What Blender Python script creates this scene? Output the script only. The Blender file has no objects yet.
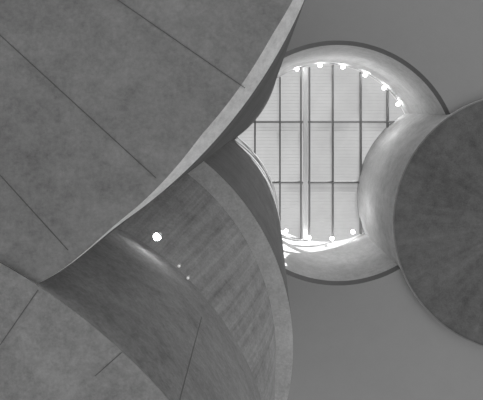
import bpy, math, random, bmesh
from mathutils import Vector, Matrix
random.seed(4)
U=0.056; H=28.0; CZ=1.6; VX,VY=270.0,124.0
def P(px,py,s): return Vector(((px-VX)*s*U,(py-VY)*s*U,CZ+s*H))
sc=bpy.context.scene
sc.view_settings.view_transform='Standard'
sc.view_settings.look='None'

# ---------- materials
def concrete(name,base,contrast=0.25,streak=0.0,streak_k=14.0,scale=0.5,rough=0.9,pins=0.1,fscale=20,boards=0.0):
    m=bpy.data.materials.new(name); m.use_nodes=True
    nt=m.node_tree; N=nt.nodes; L=nt.links
    b=N['Principled BSDF']; b.inputs['Roughness'].default_value=rough
    b.inputs['Specular IOR Level'].default_value=0.0
    tc=N.new('ShaderNodeTexCoord')
    def noise(sc_,det,ro,dist=0):
        n=N.new('ShaderNodeTexNoise'); n.inputs['Scale'].default_value=sc_; n.inputs['Detail'].default_value=det; n.inputs['Roughness'].default_value=ro; n.inputs['Distortion'].default_value=dist
        return n
    n1=noise(scale,8,0.65,0.6); n2=noise(scale*6,8,0.75); n4=noise(fscale,3,0.8)
    for n in (n1,n2,n4): L.new(tc.outputs['Object'],n.inputs['Vector'])
    def math_(op,a,bv):
        q=N.new('ShaderNodeMath'); q.operation=op
        for i,v in enumerate((a,bv)):
            if isinstance(v,(int,float)): q.inputs[i].default_value=v
            else: L.new(v,q.inputs[i])
        return q.outputs[0]
    a=math_('MULTIPLY',math_('SUBTRACT',n1.outputs['Fac'],0.5),contrast*2.4)
    c=math_('MULTIPLY',math_('SUBTRACT',n2.outputs['Fac'],0.5),contrast*2.4)
    t=math_('ADD',a,c)
    t=math_('ADD',t,math_('MULTIPLY',math_('SUBTRACT',n4.outputs['Fac'],0.5),contrast*2.0))
    if pins:
        v=N.new('ShaderNodeTexVoronoi'); v.inputs['Scale'].default_value=2.5
        L.new(tc.outputs['Object'],v.inputs['Vector'])
        pin=math_('LESS_THAN',v.outputs['Distance'],0.06)
        t=math_('SUBTRACT',t,math_('MULTIPLY',pin,pins))
    if boards:
        mp=N.new('ShaderNodeMapping'); mp.inputs['Rotation'].default_value=(0,0,math.radians(-42)); 
        L.new(tc.outputs['Object'],mp.inputs['Vector'])
        m2=N.new('ShaderNodeVectorMath'); m2.operation='MULTIPLY'; m2.inputs[1].default_value=(0.5,9,1)
        L.new(mp.outputs[0],m2.inputs[0]); nb=noise(1.0,4,0.6); L.new(m2.outputs[0],nb.inputs['Vector'])
        t=math_('ADD',t,math_('MULTIPLY',math_('SUBTRACT',nb.outputs['Fac'],0.5),boards*2))
    if streak>0:
        sp=N.new('ShaderNodeSeparateXYZ'); L.new(tc.outputs['Object'],sp.inputs[0])
        ang=math_('MULTIPLY',math_('ARCTAN2',sp.outputs[1],sp.outputs[0]),streak_k)
        cb=N.new('ShaderNodeCombineXYZ'); L.new(ang,cb.inputs[0])
        rr=N.new('ShaderNodeVectorMath'); rr.operation='LENGTH'; L.new(tc.outputs['Object'],rr.inputs[0])
        L.new(math_('MULTIPLY',rr.outputs['Value'],0.18),cb.inputs[1])
        n3=noise(1.0,5,0.6)
        L.new(cb.outputs[0],n3.inputs['Vector'])
        t=math_('ADD',t,math_('MULTIPLY',math_('SUBTRACT',n3.outputs['Fac'],0.5),streak*2))
    val=math_('MULTIPLY',math_('ADD',t,1.0),base)
    cc=N.new('ShaderNodeCombineColor')
    for i in range(3): L.new(val,cc.inputs[i])
    L.new(cc.outputs[0],b.inputs['Base Color'])
    bp=N.new('ShaderNodeBump'); bp.inputs['Strength'].default_value=0.3; bp.inputs['Distance'].default_value=0.03
    L.new(n2.outputs['Fac'],bp.inputs['Height']); L.new(bp.outputs[0],b.inputs['Normal'])
    return m
def plain(name,v,rough=0.6,emit=0):
    m=bpy.data.materials.new(name); m.use_nodes=True; b=m.node_tree.nodes['Principled BSDF']
    b.inputs['Base Color'].default_value=(v,v,v,1); b.inputs['Roughness'].default_value=rough
    if emit:
        b.inputs['Emission Color'].default_value=(1,1,1,1); b.inputs['Emission Strength'].default_value=emit
    return m
M_soffit=concrete('concrete_soffit',0.42,0.34,scale=0.8,boards=0.12)
M_soffitD=concrete('concrete_soffit_pale',0.48,0.38,scale=1.0,boards=0.08)
M_band_lit=concrete('concrete_edge_band_lit',0.78,0.25,scale=1.5)  # pale base colour stands in for skylight falling on the chamfer
M_wallA_shaded=concrete('concrete_wall_shaded',0.15,0.25,0.12,12,scale=0.5)  # wall shade put into the base colour
M_wall=concrete('concrete_wall',0.20,0.25,0.15,12,scale=0.5)  # darkened in colour for the shade on the lower-left silo's upper wall
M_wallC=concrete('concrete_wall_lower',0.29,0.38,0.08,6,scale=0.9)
M_streak=concrete('concrete_board_marked',0.31,0.35,0.6,26,scale=0.6)
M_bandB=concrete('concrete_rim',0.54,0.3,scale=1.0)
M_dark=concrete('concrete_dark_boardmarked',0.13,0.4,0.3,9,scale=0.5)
M_ceil=concrete('ceiling_plaster',0.29,0.04,scale=0.3,pins=0)
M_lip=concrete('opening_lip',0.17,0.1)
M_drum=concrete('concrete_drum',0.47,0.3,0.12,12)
M_joint=plain('formwork_joint_dark',0.18,0.9)  # dark strips for the formwork joints
M_frame=plain('steel_frame',0.16,0.5)
M_white=plain('white_duct',0.6,0.5)
M_bulb=plain('bulb_glow',1,0.4,16)
M_spot=plain('spot_glow',1,0.4,30)
M_floor=concrete('floor_terrazzo',0.5,0.15)

NS=360
def ringpts(cx,cy,r,s,rf=None):
    out=[]
    for i in range(NS):
        a=2*math.pi*i/NS
        rr=r+(rf(math.degrees(a)) if rf else 0)
        out.append(P(cx+rr*math.cos(a),cy+rr*math.sin(a),s))
    return out
def tube(name,rings,mats,origin,cap=0,captop=None):
    vs=[];fs=[];mi=[];sm=[];ml=[]
    def idx(m):
        if m not in ml: ml.append(m)
        return ml.index(m)
    o=origin
    for k in range(len(rings)-1):
        A=ringpts(*rings[k]);B=ringpts(*rings[k+1]);b0=len(vs)
        vs+= [p-o for p in A]+[p-o for p in B]
        for i in range(NS):
            j=(i+1)%NS
            fs.append((b0+i,b0+NS+i,b0+NS+j,b0+j)); mi.append(idx(mats[k])); sm.append(True)
    if cap:
        b0=len(vs); vs+=[p-o for p in ringpts(*rings[0])]
        fs.append(tuple(b0+i for i in range(NS))); mi.append(idx(cap)); sm.append(False)
    if captop:
        b0=len(vs); vs+=[p-o for p in ringpts(*rings[-1])]
        fs.append(tuple(b0+i for i in reversed(range(NS)))); mi.append(idx(captop)); sm.append(False)
    me=bpy.data.meshes.new(name); me.from_pydata([tuple(v) for v in vs],[],fs)
    for m in ml: me.materials.append(m)
    for p,a,b in zip(me.polygons,mi,sm): p.material_index=a; p.use_smooth=b
    ob=bpy.data.objects.new(name,me); ob.location=o; sc.collection.objects.link(ob); return ob
def box_mesh(name,boxes,mat,parent=None):
    vs=[];fs=[]
    for (x0,x1,y0,y1,z0,z1) in boxes:
        b=len(vs)
        vs+=[(x0,y0,z0),(x1,y0,z0),(x1,y1,z0),(x0,y1,z0),(x0,y0,z1),(x1,y0,z1),(x1,y1,z1),(x0,y1,z1)]
        fs+=[tuple(b+i for i in f) for f in ((0,3,2,1),(4,5,6,7),(0,1,5,4),(1,2,6,5),(2,3,7,6),(3,0,4,7))]
    me=bpy.data.meshes.new(name); me.from_pydata(vs,[],fs); me.materials.append(mat)
    ob=bpy.data.objects.new(name,me); sc.collection.objects.link(ob)
    if parent: ob.parent=parent
    return ob
def joints(name,segs,s,parent,w=0.0055):
    vs=[];fs=[];o=parent.location
    for (x0,y0,x1,y1) in segs:
        a=P(x0,y0,s);b=P(x1,y1,s);d=(b-a).normalized();n=Vector((-d.y,d.x,0))*w/2
        k=len(vs)
        for z in (-0.003,0.02):
            for p in (a-n,b-n,b+n,a+n): q=p-o; vs.append((q.x,q.y,q.z+z))
        fs+=[tuple(k+i for i in f) for f in ((0,3,2,1),(4,5,6,7),(0,1,5,4),(1,2,6,5),(2,3,7,6),(3,0,4,7))]
    me=bpy.data.meshes.new(name); me.from_pydata(vs,[],fs); me.materials.append(M_joint)
    ob=bpy.data.objects.new(name,me); sc.collection.objects.link(ob); ob.parent=parent; return ob
def wall_joints(name,r0,r1,angs,parent,w=0.009):
    vs=[];fs=[];o=parent.location
    for (a,t0,t1) in angs:
        a=math.radians(a); c,s_=math.cos(a),math.sin(a)
        p0=P(r0[0]+r0[2]*c,r0[1]+r0[2]*s_,r0[3]); p1=P(r1[0]+r1[2]*c,r1[1]+r1[2]*s_,r1[3])
        a0=p0.lerp(p1,t0);a1=p0.lerp(p1,t1)
        out=Vector((c,s_,0)); tan=Vector((-s_,c,0))*w/2
        k=len(vs)
        for e in (0.004,-0.02):
            for q in (a0-tan,a1-tan,a1+tan,a0+tan): q=q+out*e-o; vs.append(tuple(q))
        fs+=[tuple(k+i for i in f) for f in ((0,3,2,1),(4,5,6,7),(0,1,5,4),(1,2,6,5),(2,3,7,6),(3,0,4,7))]
    me=bpy.data.meshes.new(name); me.from_pydata(vs,[],fs); me.materials.append(M_joint)
    ob=bpy.data.objects.new(name,me); sc.collection.objects.link(ob); ob.parent=parent

# ---------- upper-left silo
SA=0.15
def rfA(a):
    if a>180: return 0
    t=min(max((a-55)/12,0),1); return 13*t*t*(3-2*t)
def rfIn(a):
    aa=a-360 if a>180 else a
    w=13*math.exp(-((aa-36)/15)**2)+(4 if aa<36 else 4*math.exp(-((aa-36)/12)**2))
    return rfA(a)-min(w,14)
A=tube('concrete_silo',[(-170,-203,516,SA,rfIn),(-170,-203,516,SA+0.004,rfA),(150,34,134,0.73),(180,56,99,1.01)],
   [M_band_lit,M_wallA_shaded,M_wallA_shaded],P(180,56,1.0)-Vector((0,0,20)),cap=M_soffit,captop=M_wall)
joints('formwork_joint',[(0,35,156,178),(115,-2,245,88),(0,175,68,250),(-60,-20,0,35),(-60,108,0,175)],SA,A)

# ---------- lower-left silo
RD=(-313,821,640,0.149); RC=(-21,490,297,0.33)
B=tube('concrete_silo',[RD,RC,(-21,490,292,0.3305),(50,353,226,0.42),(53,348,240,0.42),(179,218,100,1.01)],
   [M_wallC,M_bandB,M_streak,M_bandB,M_wall],P(179,218,1.0)-Vector((0,0,20)),cap=M_soffitD,captop=M_wall)  # first M_bandB ring: pale lip, colour imitates the lamplit edge
joints('formwork_joint',[(0,345,38,290),(95,376,122,352)],0.149,B)
wall_joints('wall_joint',RD,RC,[(-40,0,0.7)],B)

# ---------- right silo
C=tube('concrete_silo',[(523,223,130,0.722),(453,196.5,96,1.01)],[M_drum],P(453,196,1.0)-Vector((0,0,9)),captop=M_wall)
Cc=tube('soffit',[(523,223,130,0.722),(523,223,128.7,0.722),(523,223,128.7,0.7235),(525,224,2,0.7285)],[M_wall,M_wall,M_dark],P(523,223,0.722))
Cc.parent=C; Cc.location=Cc.location-C.location

# ---------- ceiling with round opening
def ceiling():
    s=0.73; vs=[];fs=[]
    cx,cy,r=338,163,122.5
    for i in range(NS):
        a=2*math.pi*i/NS; vs.append(tuple(P(cx+r*math.cos(a),cy+r*math.sin(a),s)))
    for i in range(NS):
        a=2*math.pi*i/NS; c,d=math.cos(a),math.sin(a); k=45/max(abs(c),abs(d))
        q=P(cx,cy,s); vs.append((q.x+k*c,q.y+k*d,q.z))
    for i in range(NS):
        j=(i+1)%NS; fs.append((i,NS+i,NS+j,j))
    me=bpy.data.meshes.new('ceiling'); me.from_pydata(vs,[],fs); me.materials.append(M_ceil)
    ob=bpy.data.objects.new('ceiling',me); sc.collection.objects.link(ob)
ceiling()
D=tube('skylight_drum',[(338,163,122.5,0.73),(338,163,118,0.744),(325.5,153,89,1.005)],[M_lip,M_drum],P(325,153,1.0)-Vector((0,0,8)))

# ---------- skylight
sky=bpy.data.objects.new('skylight',None); sc.collection.objects.link(sky)
gm=bpy.data.materials.new('frosted_glass'); gm.use_nodes=True
nt=gm.node_tree; nt.nodes.clear()
o=nt.nodes.new('ShaderNodeOutputMaterial'); mx=nt.nodes.new('ShaderNodeMixShader'); tr=nt.nodes.new('ShaderNodeBsdfTransparent'); tl=nt.nodes.new('ShaderNodeBsdfTranslucent')
tr.inputs[0].default_value=(.85,.85,.85,1); tl.inputs[0].default_value=(.1,.1,.1,1)
tcn=nt.nodes.new('ShaderNodeTexCoord'); nn=nt.nodes.new('ShaderNodeTexNoise'); nn.inputs['Scale'].default_value=0.35; nn.inputs['Detail'].default_value=3
mrn=nt.nodes.new('ShaderNodeMapRange'); mrn.inputs['From Min'].default_value=.35; mrn.inputs['From Max'].default_value=.65; mrn.inputs['To Min'].default_value=.05; mrn.inputs['To Max'].default_value=.35
nt.links.new(tcn.outputs['Object'],nn.inputs['Vector']); nt.links.new(nn.outputs['Fac'],mrn.inputs['Value']); nt.links.new(mrn.outputs[0],mx.inputs[0])
nt.links.new(tr.outputs[0],mx.inputs[1]); nt.links.new(tl.outputs[0],mx.inputs[2]); nt.links.new(mx.outputs[0],o.inputs[0])
def gx(px): return (px-VX)*U
def gy(py): return (py-VY)*U
ZG=CZ+H
me=bpy.data.meshes.new('glass')
c=P(325,153,1.0); vv=[(c.x+89*U*math.cos(2*math.pi*i/128),c.y+89*U*math.sin(2*math.pi*i/128),ZG+0.12) for i in range(128)]
me.from_pydata(vv,[],[tuple(range(128))]); me.materials.append(gm)
g=bpy.data.objects.new('glass',me); sc.collection.objects.link(g); g.parent=sky
bars=[]
def chord(px=None,py=None):
    if px is not None:
        h=math.sqrt(max(88.5**2-(px-325.5)**2,0)); return 153-h,153+h
    h=math.sqrt(max(88.5**2-(py-153)**2,0)); return 325.5-h,325.5+h
for px in (255,280,333,361,388):
    a,b=chord(px=px); bars.append((gx(px-.8),gx(px+.8),gy(a),gy(b),ZG-.06,ZG+.25))
for py in (122,182.5):
    a,b=chord(py=py); bars.append((gx(a),gx(b),gy(py-.8),gy(py+.8),ZG-.09,ZG+.6))  # upstands above the glass made tall to cast sun stripes
a,b=chord(px=303)
for px in (301,309.5): bars.append((gx(px-.7),gx(px+.7),gy(a),gy(b),ZG-.12,ZG+.25))
box_mesh('mullions',bars,M_frame,sky)
box_mesh('central_beam',[(gx(303),gx(307.5),gy(a),gy(b),ZG-.2,ZG-.08)],M_white,sky)
sl=[];y=66
while y<242:
    x0,x1=chord(py=y); sl.append((gx(x0),gx(x1),gy(y),gy(y)+0.008,ZG+.22,ZG+.23)); y+=3.4
box_mesh('louvre_slats',sl,plain('louvre_grey',0.4),sky)

# ---------- bulbs round the skylight
BP=((297,69),(320,65.5),(343,67),(365,75),(384,88),(398,104),(286,231),(309,238),(332,238.5),(353,232))
bm=bmesh.new(); r=0.11
for (x,y) in BP:
    q=P(x,y,0.98)
    bmesh.ops.create_uvsphere(bm,u_segments=16,v_segments=10,radius=r,matrix=Matrix.Translation(q))
    bmesh.ops.create_cone(bm,cap_ends=True,segments=12,radius1=r*.5,radius2=r*.5,depth=r*2,matrix=Matrix.Translation(q+Vector((0,0,r*1.6))))
me=bpy.data.meshes.new('ring_of_bulbs'); bm.to_mesh(me); bm.free(); me.materials.append(M_bulb)
ring=bpy.data.objects.new('ring_of_bulbs',me); sc.collection.objects.link(ring)
for (x,y) in BP:
    q=P(325+(x-325)*.7,153+(y-153)*.7,0.90)
    l=bpy.data.lights.new('lamp','POINT'); l.energy=27; l.shadow_soft_size=.3
    lo=bpy.data.objects.new('lamp',l); sc.collection.objects.link(lo); lo.location=q; lo.parent=ring

# ---------- spotlight by the lower wall, plus two lamp reflections built as small fixtures
def spot_or_glint(px,py,s,r,power):
    e=bpy.data.objects.new('spotlight_or_glint',None); sc.collection.objects.link(e)
    q=P(px,py,s); e.location=q
    bm=bmesh.new(); bmesh.ops.create_cone(bm,cap_ends=False,segments=32,radius1=r*1.3,radius2=r*.8,depth=r*3)
    me=bpy.data.meshes.new('housing'); bm.to_mesh(me); bm.free(); me.materials.append(M_white)
    h=bpy.data.objects.new('housing',me); sc.collection.objects.link(h); h.parent=e; h.location=(0,0,r*1.8)
    bm=bmesh.new(); bmesh.ops.create_uvsphere(bm,u_segments=24,v_segments=12,radius=r)
    me=bpy.data.meshes.new('bulb'); bm.to_mesh(me); bm.free(); me.materials.append(M_spot if power>2 else plain('glint_glow',.8,.4,0.3))
    k=bpy.data.objects.new('bulb',me); sc.collection.objects.link(k); k.parent=e
    if power:
        l=bpy.data.lights.new('lamp','POINT'); l.energy=power; l.shadow_soft_size=r*1.2
        lo=bpy.data.objects.new('lamp',l); sc.collection.objects.link(lo); lo.parent=e; lo.location=(0.35,-0.25,-r*2)
spot_or_glint(157,237,0.31,0.055,5)
spot_or_glint(179,266,0.32,0.025,0.4)  # this and the next glow in place of reflections of the lamp
spot_or_glint(188,278,0.32,0.025,0.4)

# ---------- floor
box_mesh('floor',[(-9,9,-9,9,-0.2,0)],M_floor)

# ---------- light
w=bpy.data.worlds.new('sky'); sc.world=w; w.use_nodes=True; nt=w.node_tree
bg=nt.nodes['Background']; tc=nt.nodes.new('ShaderNodeTexCoord'); sp=nt.nodes.new('ShaderNodeSeparateXYZ')
mr=nt.nodes.new('ShaderNodeMapRange'); mr.inputs['From Min'].default_value=0.3; mr.inputs['From Max'].default_value=0.8
mr.inputs['To Min'].default_value=0.86; mr.inputs['To Max'].default_value=0.70
nt.links.new(tc.outputs['Generated'],sp.inputs[0]); nt.links.new(sp.outputs[2],mr.inputs['Value']); nt.links.new(mr.outputs[0],bg.inputs['Strength'])
bg.inputs['Color'].default_value=(1,1,1,1)
sl=bpy.data.lights.new('sun','SUN'); sl.energy=18.0; sl.angle=0.01
so=bpy.data.objects.new('sun',sl); sc.collection.objects.link(so)
d=Vector((-0.7,0.7,-0.7)); so.rotation_euler=d.to_track_quat('-Z','Y').to_euler(); so.location=(0,0,40)

cam=bpy.data.cameras.new('camera'); co=bpy.data.objects.new('camera',cam); sc.collection.objects.link(co)
cam.sensor_width=36; cam.lens=500/483*36; cam.shift_x=-28.5/483; cam.shift_y=-76/483; cam.clip_end=300
co.location=(0,0,CZ); co.rotation_euler=(math.pi,0,0); sc.camera=co
